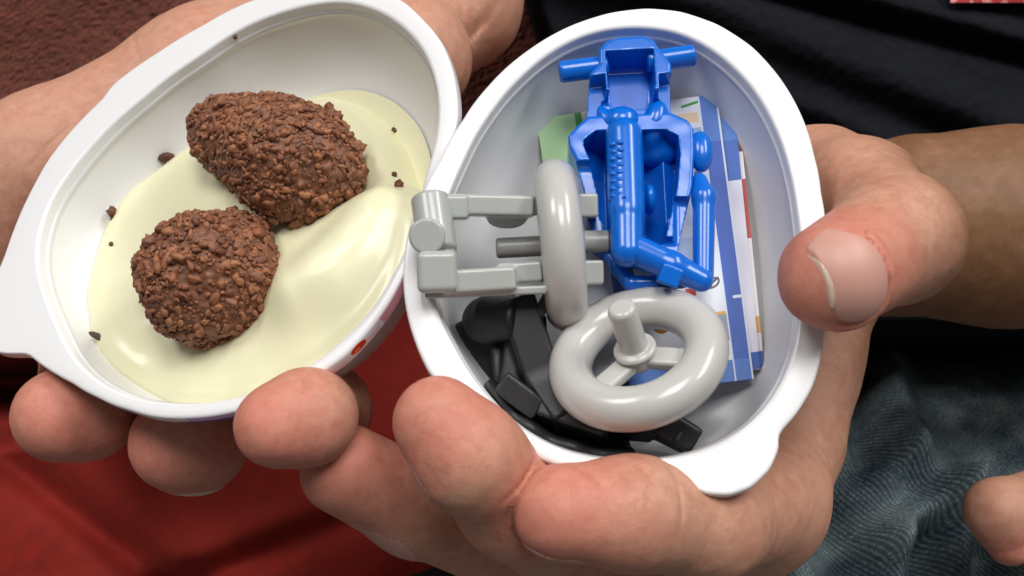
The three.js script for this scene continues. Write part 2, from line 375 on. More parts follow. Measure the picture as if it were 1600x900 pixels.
function buildEgg(E, label, name = 'egg_half') {
  const T = Array.from({ length: 360 }, (_, i) => -Math.PI + i / 360 * 2 * Math.PI), ring = (fr, d) => T.map((t) => E.polar(t, fr(t), typeof d === 'function' ? d(t) : d));
  const o = thing(name, E.pt(0, 0, E.depth + 1.2), label, 'egg shell', 'opened plastic egg halves');
  const rI = E.rIn, rO = E.rOut;
  const rows = [ring((t) => rI(t) + 0.55, 0), ring((t) => rI(t) + 0.3, 0.06), ring((t) => rI(t) + 0.1, 0.22), ring((t) => rI(t), 0.5), ring((t) => rI(t) - 0.12, 1.5), ring((t) => rI(t) - 0.22, 1.75), ring((t) => rI(t) * E.f(2.2) - 0.3, 2.0)];
  for (let d = 2.4; d < E.depth; d += d > E.depth - 2.5 ? 0.12 : 0.6) rows.push(ring((t) => E.wall(t, d), d));
  for (const k of [0.5, 0.25, 0.001]) rows.push(ring((t) => E.wall(t, E.depth - 0.05) * k, E.depth));
  for (const k of [0.001, 0.3]) rows.push(ring((t) => E.wall(t, E.depth - 0.05) * k, E.depth + 1.1));
  for (let d = E.depth - 0.05; d > 2.2; d -= d > E.depth - 2.5 ? 0.2 : 0.8) rows.push(ring((t) => E.wall(t, d) + 1.0, d + 1.1 * sstep(E.depth - 3, E.depth, d)));
  rows.push(ring((t) => rI(t) + 0.9, 2.2));
  part('bowl', gridMesh(rows, true), M.white, o);
  const rim = [ring((t) => rI(t) + 0.56, 0), ring((t) => mix(rI(t), rO(t), 0.5), -0.06), ring((t) => rO(t) - 0.5, 0), ring((t) => rO(t) - 0.2, 0.1), ring((t) => rO(t) - 0.04, 0.3), ring((t) => rO(t), 0.6), ring((t) => rO(t), E.skirt), ring((t) => rO(t) - 0.2, E.skirt + 0.2), ring((t) => rI(t) + 0.85, E.skirt + 0.2)];
  part('rim', gridMesh(rim, true), M.white, o);
  return o;
}
const L = eggFrame(345, 325, -9, V(-0.36, 0.42, 0.83), 20), R = eggFrame(962, 392, 10, V(-0.03, 0.36, 0.93), 21);
L.skirt = 1.7; R.skirt = 1.7;
L.rOut = contour([[390, 0], [313, 40], [247, 80], [173, 133], [160, 153], [110, 203], [73, 250], [47, 297], [22, 352], [6, 398], [-8, 432], [-25, 470], [-32, 520], [-12, 550], [18, 553], [40, 550], [58, 566], [82, 582], [110, 597], [150, 620], [200, 640], [240, 651], [290, 653], [340, 648], [400, 633], [440, 613], [490, 588], [537, 556], [574, 517], [605, 476], [621, 447], [634, 420], [650, 388], [672, 320], [693, 265], [706, 225], [714, 178], [712, 138], [704, 100], [689, 64], [658, 27], [629, 0], [590, -16], [540, -22], [490, -20], [440, -12]], L, 1.3);
L.rIn = contour([[378, 44], [444, 18], [533, 2], [600, 22], [658, 75], [680, 133], [682, 200], [658, 284], [631, 389], [609, 433], [582, 478], [533, 531], [444, 593], [355, 622], [267, 627], [178, 607], [120, 562], [89, 500], [67, 447], [58, 389], [76, 320], [133, 240], [222, 155], [311, 89]], L, 4);
R.rOut = contour([[640, 350], [660, 302], [687, 249], [722, 187], [762, 133], [820, 80], [887, 40], [953, 18], [1011, 11], [1064, 16], [1122, 36], [1176, 71], [1220, 120], [1251, 173], [1273, 240], [1284, 300], [1291, 380], [1293, 450], [1289, 513], [1284, 560], [1270, 605], [1244, 648], [1224, 670], [1216, 684], [1219, 697], [1204, 733], [1174, 762], [1140, 774], [1104, 772], [1086, 764], [1074, 757], [1047, 756], [976, 748], [905, 736], [842, 716], [770, 672], [715, 630], [669, 580], [645, 525], [632, 470], [630, 410]], R, 0.55);
R.rIn = contour([[684, 350], [704, 302], [727, 249], [767, 178], [820, 116], [869, 76], [931, 49], [998, 42], [1064, 51], [1122, 84], [1176, 138], [1211, 200], [1233, 267], [1244, 330], [1250, 410], [1246, 490], [1234, 565], [1212, 611], [1177, 655], [1125, 690], [1059, 712], [994, 716], [928, 712], [862, 694], [810, 664], [744, 593], [709, 535], [680, 473], [674, 410]], R, 4);
const eggL = buildEgg(L, 'white plastic egg half filled with cream and two chocolate balls');
const eggR = buildEgg(R, 'white plastic egg half packed with toy parts and a leaflet');
// printed film wrapped round the skirt of the cream egg
{
  const cv = document.createElement('canvas'); cv.width = 1024; cv.height = 64; const c = cv.getContext('2d');
  c.fillStyle = '#f4eef2'; c.fillRect(0, 0, 1024, 64);
  c.fillStyle = '#e6b9e6'; c.fillRect(40, 0, 270, 64); c.fillStyle = '#5a4a9a'; c.fillRect(0, 40, 300, 24); c.fillStyle = '#3c3270'; for (let i = 0; i < 20; i++) c.fillRect(i * 14, 30 + (i * 7) % 18, 6, 20);
  c.fillStyle = '#f3d5d8'; c.fillRect(330, 30, 500, 34);
  c.fillStyle = '#e2391c'; c.beginPath(); c.ellipse(735, 26, 34, 26, 0, 0, 7); c.fill(); c.fillStyle = '#f58a3c'; c.beginPath(); c.ellipse(726, 34, 14, 12, 0, 0, 7); c.fill();
  c.fillStyle = '#f0a9b8'; c.fillRect(850, 0, 174, 64);
  const t = new THREE.CanvasTexture(cv); t.colorSpace = THREE.SRGBColorSpace;
  const th = (x, y) => { const [a, b] = L.loc(L.on(x, y, 0)); return Math.atan2(b, a); };
  const t0 = th(275, 652), t1 = th(632, 425), n = 90, rows = [];
  for (const [dr, d] of [[0.02, 0.28], [0.09, 0.62], [0.09, 1.75]]) rows.push(Array.from({ length: n + 1 }, (_, i) => { const a = mix(t0, t1, i / n); return L.polar(a, L.rOut(a) + dr, d); }));
  part('printed_film', gridMesh(rows, false, (i, j) => [j / n, 1 - [0, 0.25, 1][i]]), std({ map: t, roughness: 0.35, side: THREE.DoubleSide }), eggL, 'strip of pink and purple printed film under the rim');
}

// cream
const balls = [{ c: L.on(328, 432, 3.2), r: 9.9 }, { c: L.on(462, 252, 3.4), r: 9.9 }, { c: L.on(368, 215, 4.6), r: 6.8 }];
const creamEdge = [[195, 300], [160, 372], [147, 415], [134, 478], [142, 535], [169, 567], [222, 607], [249, 267], [300, 225], [400, 165], [502, 147], [556, 162], [595, 185], [631, 222], [648, 262]].map(([x, y]) => L.hit(x, y));
{
  const have = creamEdge.filter((h) => h[1] < 19).map((h) => [h[0], h[1]]);
  const th = (x, y) => { const [a, b] = L.loc(L.on(x, y, 0)); return Math.atan2(b, a); };
  for (const [x, y, d] of [[640, 360, 6.5], [600, 450, 5.5], [533, 531, 5], [444, 593, 5], [355, 622, 5.5], [290, 626, 6]]) have.push([th(x, y), d]);
  have.sort((a, b) => a[0] - b[0]);
  L.creamAt = (t) => {
    let a = 0, w = 0;
    for (const [s, d] of have) { let q = Math.abs(t - s); if (q > Math.PI) q = 2 * Math.PI - q; const g = 1 / (q * q + 0.05); a += g * g * d; w += g * g; }
    return a / w;
  };
  const bl = balls.map((b) => ({ p: L.loc(b.c), r: b.r })), m3 = L.loc(L.on(200, 520, 6)), fold = [[462, 452], [515, 418], [560, 372], [596, 312], [606, 250], [572, 200]].map(([x, y]) => L.loc(L.on(x, y, 4)));
  L.creamDepth = (a, b) => {
    const t = Math.atan2(b, a), r = Math.hypot(a, b), edge = L.creamAt(t), w = L.wall(t, edge), k = clamp(r / w);
    let d = mix(5.4, edge, Math.pow(k, 2.2));
    let q = 1e9; for (let i = 0; i < fold.length - 1; i++) { const [ax, ay] = fold[i], ex = fold[i + 1][0] - ax, ey = fold[i + 1][1] - ay, u = clamp(((a - ax) * ex + (b - ay) * ey) / (ex * ex + ey * ey)); q = q > 1e8 ? Math.hypot(a - ax - ex * u, b - ay - ey * u) : smin(q, Math.hypot(a - ax - ex * u, b - ay - ey * u), 4); }
    d -= (3.7 * gauss(Math.max(q, 0), 5.2) + 0.9 * gauss(Math.hypot(a - m3[0], b - m3[1]), 6)) * (1 - Math.pow(k, 9));   // the raised fold of cream
    for (const o of bl) { const q = Math.hypot(a - o.p[0], b - o.p[1]); d += 1.1 * gauss(q - o.r * 0.72, 2.6) + 3 * (1 - sstep(o.r * 0.3, o.r * 0.8, q)); }
    d -= 0.7 * gauss((1 - k) * w - 2.2, 1.7);                          // rolled edge against the wall
    return d + 0.18 * N3(a * 0.16, b * 0.16, 3);
  };
  const nT = 300, nR = 110, rows = [];
  for (let i = 0; i <= nR; i++) rows.push(Array.from({ length: nT }, (_, j) => {
    const t = -Math.PI + j / nT * 2 * Math.PI, k = Math.max(i / nR, 0.001), e = L.creamAt(t), w = L.wall(t, e);
    const r = k * (w + 0.15), a = r * Math.cos(t), b = r * Math.sin(t);
    return L.pt(a, b, L.creamDepth(a, b) + 0.9 * Math.pow(clamp((k - 0.965) / 0.035), 2));
  }));
  rows.push(rows[0].map((_, j) => { const t = -Math.PI + j / nT * 2 * Math.PI; return L.polar(t, L.wall(t, 13) - 0.4, 13); }));
  rows.push(rows[0].map((_, j) => { const t = -Math.PI + j / nT * 2 * Math.PI; return L.polar(t, L.wall(t, 17) - 0.6, 17); }));
  rows.push(rows[0].map(() => L.pt(0, 0, 19)));
  whole('cream_filling', gridMesh(rows, true), M.cream, L.pt(0, 0, 19), 'glossy pale yellow milk cream pooled in the egg half', 'cream');
}

// chocolate wafer balls
const BROWN = [[0.270, 0.100, 0.042], [0.210, 0.072, 0.032], [0.320, 0.128, 0.054], [0.165, 0.054, 0.024], [0.235, 0.096, 0.052], [0.285, 0.104, 0.042]];
const ico = new THREE.IcosahedronGeometry(1, 1); ico.deleteAttribute('uv'); ico.deleteAttribute('normal');
const icoS = mergeVertices(ico);
function chunk(p, n, sx, sy, sz, colour) {
  const g = icoS.clone();
  const a = g.attributes.position, ox = rnd() * 50;
  for (let i = 0; i < a.count; i++) {
    const x = a.getX(i), y = a.getY(i), z = a.getZ(i), k = 1 + 0.6 * N3(x * 1.3 + ox, y * 1.3, z * 1.3 + ox) + 0.4 * N3(x * 3 + ox, y * 3, z * 3);
    a.setXYZ(i, x * k * sx, y * k * sy, z * k * sz);
  }
  g.computeVertexNormals();
  const q = new THREE.Quaternion().setFromUnitVectors(V(0, 0, 1), n), s = new THREE.Quaternion().setFromAxisAngle(V(0, 0, 1), rnd() * 6.28), m = new THREE.Matrix4().compose(p, q.multiply(s), V(1, 1, 1));
  g.applyMatrix4(m);
  const c = new Float32Array(a.count * 3), v = 0.85 + 0.3 * rnd();
  for (let i = 0; i < a.count; i++) for (let k = 0; k < 3; k++) c[i * 3 + k] = colour[k] * v;
  g.setAttribute('color', new THREE.BufferAttribute(c, 3));
  return g;
}
function wafer(f, lo, hi, label, count, first) {
  const noisy = (x, y, z) => f(x, y, z) + 1.3 * N3(x * 0.13, y * 0.13, z * 0.13 + 4) + 0.34 * N3(x * 0.55, y * 0.55, z * 0.55) + 0.38 * N3(x * 1.1, y * 1.1, z * 1.1);
  const base = sdfMesh(noisy, lo, hi, 0.36, { color: (x, y, z) => { const k = 0.85 + 0.5 * N3(x * 1.4, y * 1.4, z * 1.4); return [0.225 * k, 0.088 * k, 0.044 * k]; } });
  const o = thing('chocolate_ball', first, label, 'chocolate', 'crunchy chocolate balls in the cream');
  const pa = base.attributes.position, na = base.attributes.normal, list = [], n = pa.count;
  for (let i = 0; i < count; i++) {
    const k = Math.floor(rnd() * n), p = V(pa.getX(k), pa.getY(k), pa.getZ(k)), nn = V(na.getX(k), na.getY(k), na.getZ(k));
    nn.add(V(rnd() - 0.5, rnd() - 0.5, rnd() - 0.5).multiplyScalar(0.7)).normalize();
    if (N3(p.x * 0.3, p.y * 0.3, p.z * 0.3 + 7) > 0.2 && rnd() < 0.7) continue;          // patches of bare, smeared chocolate
    const s = 0.11 + 0.44 * Math.pow(rnd(), 4) + 0.17 * rnd();
    list.push(chunk(p.addScaledVector(nn, s * 0.25), nn, s * (1 + 0.9 * rnd()), s, s * (0.6 + 0.6 * rnd()), BROWN[Math.floor(rnd() * BROWN.length)]));
  }
  part('chocolate', base, M.crumb, o);
  part('wafer_crumbs', mergeGeometries(list), M.crumb, o, undefined, 'stuff');
  return o;
}
const F0 = [V(1, 0, 0), V(0, 1, 0), V(0, 0, 1)];
{
  const a = balls[0].c, f0 = frameOf(V(0.9, 0.3, 0), V(-0.3, 0.9, 0.2)), f = ellip(a, f0, 10.1, 9.6, 9.6);
  wafer(f, ...around([a], 12.5), 'round crumb-coated chocolate ball beside the longer pear-shaped one', 3500, a.clone().addScaledVector(L.n, -9));
  const b = balls[1].c, c = balls[2].c, f1 = frameOf(V(0.86, -0.4, 0), V(0.4, 0.86, 0)), g = union(9, ellip(b, f1, 10.4, 8.8, 9.0), ellip(c, f1, 7.6, 6.4, 6.2));
  wafer(g, ...around([b, c], 13), 'long pear-shaped crumb-coated chocolate ball with a knobbly end', 4000, b.clone().addScaledVector(L.n, -9));
}
// loose crumbs
function hitL(px, py) {
  for (let d = -3; d < 20; d += 0.04) {
    const p = L.on(px, py, d), [a, b] = L.loc(p), t = Math.atan2(b, a), r = Math.hypot(a, b);
    if (d > 0.3 && r > L.wall(t, d)) return [p, L.n.clone().addScaledVector(p.clone().sub(L.pt(0, 0, d)).normalize(), -1.6).normalize()];
    if (d > 0.3 && r < L.wall(t, L.creamAt(t)) && d > L.creamDepth(a, b)) return [p, L.n.clone()];
  }
  return [L.on(px, py, 19), L.n.clone()];
}
for (const [x, y, s, label] of [
  [262, 246, 1.25, 'largest loose cocoa crumb, on the shell by the knobbly chocolate end'],
  [178, 333, 0.9, 'roundish cocoa crumb at the edge of the cream beside bare shell'],
  [175, 382, 0.42, 'tiny cocoa crumb on the cream below a roundish crumb'],
  [626, 291, 0.8, 'cocoa crumb near the cream edge, larger of two beside the other egg'],
  [617, 274, 0.5, 'small cocoa crumb just above a larger one near the other egg'],
  [619, 205, 0.6, 'cocoa crumb high on the cream next to the pear-shaped ball'],
  [368, 57, 0.4, 'lone tiny cocoa crumb on the bare white wall above the cream'],
  [594, 178, 0.3, 'speck of cocoa on the upper lip of the cream'],
]) {
  const [p, n] = hitL(x, y), q = p.clone().addScaledVector(n, s * 0.5);
  const gs = [chunk(q, n, s, s * 0.85, s * 0.8, [0.12, 0.035, 0.014])];
  if (s > 0.7) gs.push(chunk(q.clone().add(V(0.2 * s, -0.8 * s, 0)), n, s * 0.7, s * 0.6, s * 0.6, [0.12, 0.035, 0.014]));
  whole('cocoa_crumb', gs.length > 1 ? mergeGeometries(gs) : gs[0], M.crumb, p, label, 'crumb', 'loose cocoa crumbs');
}
{
  const [p, n] = hitL(154, 526), g = icoS.clone(); { g.computeVertexNormals(); g.scale(0.85, 0.7, 0.45); const k = new Float32Array(g.attributes.position.count * 3); for (let i = 0; i < k.length; i++) k[i] = [0.09, 0.045, 0.025][i % 3]; g.setAttribute('color', new THREE.BufferAttribute(k, 3)); g.translate(p.x, p.y, p.z + 0.3); }
  const q = p.clone(); g.translate(-q.x, -q.y, -q.z); g.applyMatrix4(new THREE.Matrix4().makeRotationZ(-0.45).multiply(new THREE.Matrix4().makeScale(1.9, 0.75, 0.7))); g.translate(q.x, q.y, q.z);
  whole('wafer_flake', g, M.crumb, p, 'dark flat seed-like wafer flake at the lower cream edge', 'crumb', 'loose cocoa crumbs');
}

// ---------------------------------------------------------------- contents of the toy egg
const rp = (x, y, d) => R.on(x, y, d), RN = R.n, RX = R.e1, RY = R.e2;
const corners = (x0, y0, x1, y1, d0, d1) => [x0, x1].flatMap((x) => [y0, y1].flatMap((y) => [d0, d1].map((d) => rp(x, y, d))));
function solid(name, f, pts, pad, cell, m, parent, label) { const [lo, hi] = around(pts, pad); return part(name, sdfMesh(f, lo, hi, cell), m, parent, label); }
const seg = (a, b, th, hd, r = 0.3) => {                               // an upright wall between two points: th half thickness, hd half depth
  const d = b.clone().sub(a), c = a.clone().add(b).multiplyScalar(0.5);
  return rbox(c, frameOf(d, RN.clone().cross(d)), d.length() / 2 + th * 0.8, th, hd, r);
};
// leaflet: folded printed sheets standing against the wall
{
  const sheet = (w, h, draw) => { const cv = document.createElement('canvas'); cv.width = w; cv.height = h; const c = cv.getContext('2d'); draw(c, w, h); const t = new THREE.CanvasTexture(cv); t.colorSpace = THREE.SRGBColorSpace; t.anisotropy = 8; return t; };
  const o = thing('leaflet', rp(1010, 390, 15), 'folded printed paper leaflet with blue borders standing behind the blue toy', 'leaflet');
  const page = (q, th, t, label) => {                                  // q: four corners TL TR BR BL
    const n = V().subVectors(q[1], q[0]).cross(V().subVectors(q[3], q[0])).normalize(); if (n.z < 0) n.negate();
    const rows = [], K = 12;
    for (let i = 0; i <= K; i++) rows.push(Array.from({ length: K + 1 }, (_, j) => { const s = j / K, u = i / K, p = q[0].clone().lerp(q[1], s).lerp(q[3].clone().lerp(q[2], s), u); return p.addScaledVector(n, 0.5 * Math.sin(Math.PI * s) * 0.6); }));
    const f = gridMesh(rows, false, (i, j) => [j / K, 1 - i / K]), b = gridMesh(rows.map((r) => r.map((p) => p.clone().addScaledVector(n, -th))), false, (i, j) => [j / K, 1 - i / K]);
    const rim = []; for (let j = 0; j <= K; j++) rim.push(rows[0][j]); for (let i = 1; i <= K; i++) rim.push(rows[i][K]); for (let j = K - 1; j >= 0; j--) rim.push(rows[K][j]); for (let i = K - 1; i > 0; i--) rim.push(rows[i][0]);
    const e = gridMesh([rim, rim.map((p) => p.clone().addScaledVector(n, -th))], true, () => [0.985, 0.5]);
    part('page', mergeGeometries([f, b, e]), std({ map: t, roughness: 0.5, side: THREE.DoubleSide }), o, label);
  };
  const front = sheet(700, 1024, (c, w, h) => {
    c.fillStyle = '#dfe3ea'; c.fillRect(0, 0, w, h);
    c.fillStyle = '#a8cf9a'; c.fillRect(0, 0, 185, 260); c.fillStyle = '#3f8f3c'; c.fillRect(150, 0, 26, 260); c.fillStyle = '#cfd2c8'; c.fillRect(178, 0, 40, 260);
    c.fillStyle = '#c9d8ea'; c.fillRect(520, 300, 120, 180); c.strokeStyle = '#2f8f3a'; c.lineWidth = 10; c.beginPath(); c.moveTo(560, 34); c.lineTo(640, 18); c.stroke(); c.beginPath(); c.moveTo(585, 470); c.lineTo(625, 410); c.stroke();
    c.fillStyle = '#3a62a8'; c.beginPath(); c.ellipse(590, 300, 16, 22, 0, 0, 7); c.fill();
    c.fillStyle = '#e0a23a'; c.fillRect(560, 500, 70, 9); c.fillRect(565, 790, 60, 10); c.fillRect(230, 560, 60, 10);
    c.strokeStyle = '#3b4048'; c.lineWidth = 7; c.beginPath(); c.ellipse(590, 690, 26, 14, -0.4, 0, 7); c.stroke(); c.beginPath(); c.moveTo(565, 705); c.lineTo(615, 672); c.stroke();
    c.fillStyle = '#8d98a4'; c.fillRect(560, 800, 66, 90); c.fillStyle = '#5d7fb6'; c.fillRect(200, 600, 90, 140);
    c.fillStyle = '#9c6a1c'; c.beginPath(); c.ellipse(368, 808, 38, 34, 0, 0, 7); c.fill(); c.fillStyle = '#c99532'; c.beginPath(); c.ellipse(362, 800, 20, 18, 0, 0, 7); c.fill();
    c.fillStyle = '#8a4a1c'; c.beginPath(); c.ellipse(250, 900, 20, 18, 0, 0, 7); c.fill(); c.fillStyle = '#1c3c96'; c.fillRect(270, 960, 130, 40);
    c.fillStyle = '#b9cde6'; c.fillRect(470, 520, 90, 120); c.fillStyle = '#e8c9a0'; c.fillRect(540, 60, 80, 40); c.fillStyle = '#8fb6d8'; c.fillRect(575, 120, 50, 150); c.fillStyle = '#c84a3a'; c.fillRect(480, 700, 40, 26); c.fillStyle = '#6a7078'; for (let k = 0; k < 9; k++) c.fillRect(470 + (k % 3) * 6, 905 + k * 5, 60, 2);
    c.fillStyle = '#2457b4'; c.fillRect(632, 0, 68, h); c.fillStyle = '#3f73c4'; c.fillRect(632, 0, 68, 180); c.fillRect(150, h - 70, 550, 70); c.fillStyle = '#e6ebf2'; c.fillRect(660, 740, 36, 10); c.fillStyle = '#d8dfec'; c.fillRect(693, 0, 7, h); c.fillRect(626, 0, 6, h);
  });
  const second = sheet(256, 1024, (c, w, h) => { c.fillStyle = '#e4e2ee'; c.fillRect(0, 0, w, h); c.fillStyle = '#2f62b8'; c.fillRect(0, 0, w, 330); c.fillStyle = '#4a7cca'; c.fillRect(0, 0, w, 170); c.fillStyle = '#2a58b0'; c.fillRect(0, h - 60, w, 60); });
  const third = sheet(256, 1024, (c, w, h) => { c.fillStyle = '#e9e4e6'; c.fillRect(0, 0, w, h); c.fillStyle = '#6b3a2a'; c.fillRect(0, 0, w, 220); c.fillStyle = '#b8322f'; c.fillRect(0, 330, w, 230); c.fillStyle = '#dca04a'; c.fillRect(0, 850, w, 60); c.fillStyle = '#2a58b0'; c.fillRect(0, h - 50, w, 50); });
  page([rp(838, 186, 11.5), rp(1120, 147, 8.0), rp(1178, 592, 8.6), rp(905, 625, 11.5)], 0.3, front, 'front page with blue border and small colour drawings');
  page([rp(900, 190, 12.2), rp(1146, 152, 8.4), rp(1188, 576, 9.0), rp(930, 620, 12.0)], 0.3, second, 'second page, blue above and pale below');
  page([rp(930, 190, 12.9), rp(1152, 153, 8.9), rp(1194, 570, 9.5), rp(950, 615, 12.7)], 0.3, third, 'third page with red and brown edge');
  page([rp(842, 190, 13.6), rp(1146, 160, 10.2), rp(1186, 566, 10.6), rp(930, 610, 13.2)], 0.3, second, 'last page');
}
// blue motorbike frame
{
  const o = thing('toy_motorbike_frame', rp(1000, 280, 8), 'glossy blue plastic toy motorbike frame with handlebar and shock absorber', 'toy part'), c = 0.24, B = M.blue;
  for (const [a, b] of [[rp(873, 113, 1.2), rp(950, 103, 1.2)], [rp(1010, 97, 1.2), rp(1086, 86, 1.2)]]) solid('handlebar_grip', disc(a, b, 1.5, 0.5), [a, b], 2.4, c, B, o);
  const slab = (poly, ref, d0, d1, r = 0.3) => {                         // an outline on the rim plane, drawn at depth ref, filled between two depths
    const q = poly.map(([x, y]) => R.loc(rp(x, y, ref)));
    return (x, y, z) => {
      const px = x - R.c.x, py = y - R.c.y, pz = z - R.c.z, a = px * RX.x + py * RX.y + pz * RX.z, b = px * RY.x + py * RY.y + pz * RY.z, d = -(px * RN.x + py * RN.y + pz * RN.z);
      let m = 1e9, inside = false;
      for (let i = 0, k = q.length - 1; i < q.length; k = i++) {
        const [ax, ay] = q[i], [bx, by] = q[k], ex = bx - ax, ey = by - ay, wx = a - ax, wy = b - ay, t = clamp((wx * ex + wy * ey) / (ex * ex + ey * ey)), dx = wx - ex * t, dy = wy - ey * t;
        m = Math.min(m, dx * dx + dy * dy);
        if ((ay > b) !== (by > b) && a < (bx - ax) * (b - ay) / (by - ay) + ax) inside = !inside;
      }
      const u = (inside ? -1 : 1) * Math.sqrt(m) + r, v = Math.max(d0 - d, d - d1) + r;
      return Math.min(Math.max(u, v), 0) + Math.hypot(Math.max(u, 0), Math.max(v, 0)) - r;
    };
  };
  {
    const outer = slab([[934, 96], [944, 84], [962, 77], [1002, 74], [1018, 80], [1026, 92], [1046, 118], [1048, 188], [1040, 196], [920, 200], [916, 190], [920, 132], [934, 118]], 2, -1.2, 5.6, 0.6);
    const scoop = slab([[944, 100], [1018, 96], [1021, 150], [1016, 168], [956, 172], [948, 152]], 2, -3, 3.9, 0.7), topcut = slab([[900, 140], [944, 135], [948, 210], [900, 215]], 2, -3, 1.6, 0.4), tc2 = slab([[1026, 135], [1070, 130], [1070, 210], [1030, 205]], 2, -3, 1.6, 0.4), low = slab([[940, 160], [1030, 158], [1040, 215], [930, 220]], 2, -3, 2.2, 0.8);
    const spikes = union(0.3, cap(rp(944, 88, 0.4), rp(944, 77, 0.2), 0.55, 0.25), cap(rp(1003, 80, 0.4), rp(1003, 68, 0.2), 0.6, 0.25));
    const f = (x, y, z) => smin(Math.max(outer(x, y, z), -scoop(x, y, z), -topcut(x, y, z), -tc2(x, y, z), -low(x, y, z)), spikes(x, y, z), 0.4);
    solid('headstock', f, corners(912, 64, 1052, 205, -2, 6), 1, 0.2, B, o);
  }
  {
    const outer = slab([[918, 192], [900, 208], [887, 222], [889, 240], [903, 268], [912, 300], [918, 345], [926, 372], [950, 384], [1040, 408], [1058, 400], [1068, 352], [1080, 300], [1083, 250], [1082, 212], [1072, 198], [1046, 186]], 3, 0.9, 8.6, 0.5);
    const pk = slab([[930, 216], [911, 230], [912, 240], [924, 266], [932, 300], [938, 345], [950, 362], [1036, 386], [1046, 345], [1056, 300], [1060, 250], [1057, 224], [1038, 214]], 3, -3, 9, 0.8), a0 = R.loc(rp(980, 300, 3))[0];
    const pocket = (x, y, z) => { const px = x - R.c.x, py = y - R.c.y, pz = z - R.c.z, a = px * RX.x + py * RX.y + pz * RX.z, d = -(px * RN.x + py * RN.y + pz * RN.z), q = Math.abs((((a - a0) % 5.2) + 5.2) % 5.2 - 2.6); return Math.max(pk(x, y, z), (d - (8.1 - 1.25 * q)) * 0.62); };
    const slope = slab([[880, 262], [940, 262], [960, 420], [880, 420]], 3, -3, 2.6, 1.2), slope2 = slab([[1050, 318], [1100, 318], [1100, 420], [1000, 420], [1000, 380], [1050, 380]], 3, -3, 2.4, 1.0);
    const f = (x, y, z) => Math.max(outer(x, y, z), -pocket(x, y, z), -slope(x, y, z), -slope2(x, y, z)) + 0.05 * N3(x * 0.4, y * 0.4, z * 0.4);
    solid('body_shell', f, corners(882, 182, 1088, 412, 0, 9), 1, 0.22, B, o);
  }
  {
    const f = union(1.0, ellip(rp(972, 190, 1.8), frameOf(RX, RY), 2.4, 2.1, 2.0), ellip(rp(1022, 196, 3.0), frameOf(V(0.3, 1, 0), V(-1, 0.3, 0)), 3.4, 1.9, 2.2), ellip(rp(944, 196, 3.2), frameOf(V(-0.25, 1, 0), V(-1, -0.25, 0)), 2.8, 1.2, 2.2), ellip(rp(1024, 232, 5.6), frameOf(RX, RY), 3.4, 2.6, 2.2));
    const cup = minus(f, ellip(rp(976, 204, -0.4), frameOf(RX, RY), 1.6, 1.0, 1.3));
    solid('fuel_tank', cup, corners(925, 160, 1065, 265, -1, 8), 1.5, 0.22, B, o);
  }
  {
    const fs = [cap(rp(975, 212, 0.4), rp(979, 330, -0.2), 2.45, 2.4), cap(rp(979, 330, -0.2), rp(980, 392, -0.4), 2.2, 2.1)];
    const body = union(0.3, ...fs), nubs = [];
    for (let i = 0; i < 8; i++) for (let k = 0; k < 2; k++) nubs.push(ellip(rp(958 + k * 11 + (i % 2) * 1.5, 226 + i * 11.5 - k * 3, -1.4 - k * 0.5), F0, 0.5, 0.42, 0.62));
    const all = union(0, ...nubs), groove = cap(rp(950, 318, -0.6), rp(975, 310, -2.2), 0.22);
    const sh = solid('shock_absorber', minus(body, groove), [rp(975, 205, 0.4), rp(980, 395, -0.4)], 3.2, 0.2, B, o);
    solid('spring', all, [rp(955, 220, -1), rp(975, 312, -1.5)], 1.5, 0.12, B, sh);
  }
  solid('swing_arm', union(0.6, cap(rp(982, 386, -0.2), rp(1050, 416, 0.4), 2.0, 1.85), cap(rp(1050, 416, 0.4), rp(1096, 438, 1.2), 1.85, 1.5)), [rp(982, 386, 0), rp(1096, 438, 1)], 2.6, c, B, o);
  solid('exhaust_pipe', union(0.8, cap(rp(1093, 282, 2.2), rp(1100, 308, 1.6), 1.0, 1.5), cap(rp(1100, 308, 1.6), rp(1099, 438, 1.8), 1.5, 1.3)), [rp(1096, 280, 2), rp(1101, 442, 2)], 2.2, c, B, o);
  solid('side_knob', ellip(rp(1095, 237, 2.2), frameOf(RX, RY), 1.65, 3.0, 1.7), [rp(1095, 237, 2.2)], 3.6, c, B, o);
  solid('foot_rest', union(0.5, cap(rp(951, 400, 3), rp(962, 418, 3), 0.75), cap(rp(962, 418, 3), rp(985, 443, 3.2), 0.85), cap(rp(985, 443, 3.2), rp(1065, 440, 3.2), 0.95)), [rp(951, 400, 3), rp(1065, 445, 3)], 2, c, B, o);
  solid('clip_block', rbox(rp(1046, 431, -1.2), frameOf(V(0.9, -0.36, 0), V(0.36, 0.9, 0)), 1.35, 1.25, 1.2, 0.25), [rp(1046, 431, -1)], 2.8, c, B, o);
  solid('inner_rib', union(0.5, seg(rp(1048, 352, 4.4), rp(1044, 412, 4.4), 0.6, 1.6), ellip(rp(1014, 312, 2.6), frameOf(RX, RY), 1.0, 2.0, 2.4)), [rp(1062, 260, 4), rp(1010, 412, 5)], 3.2, c, B, o);
}
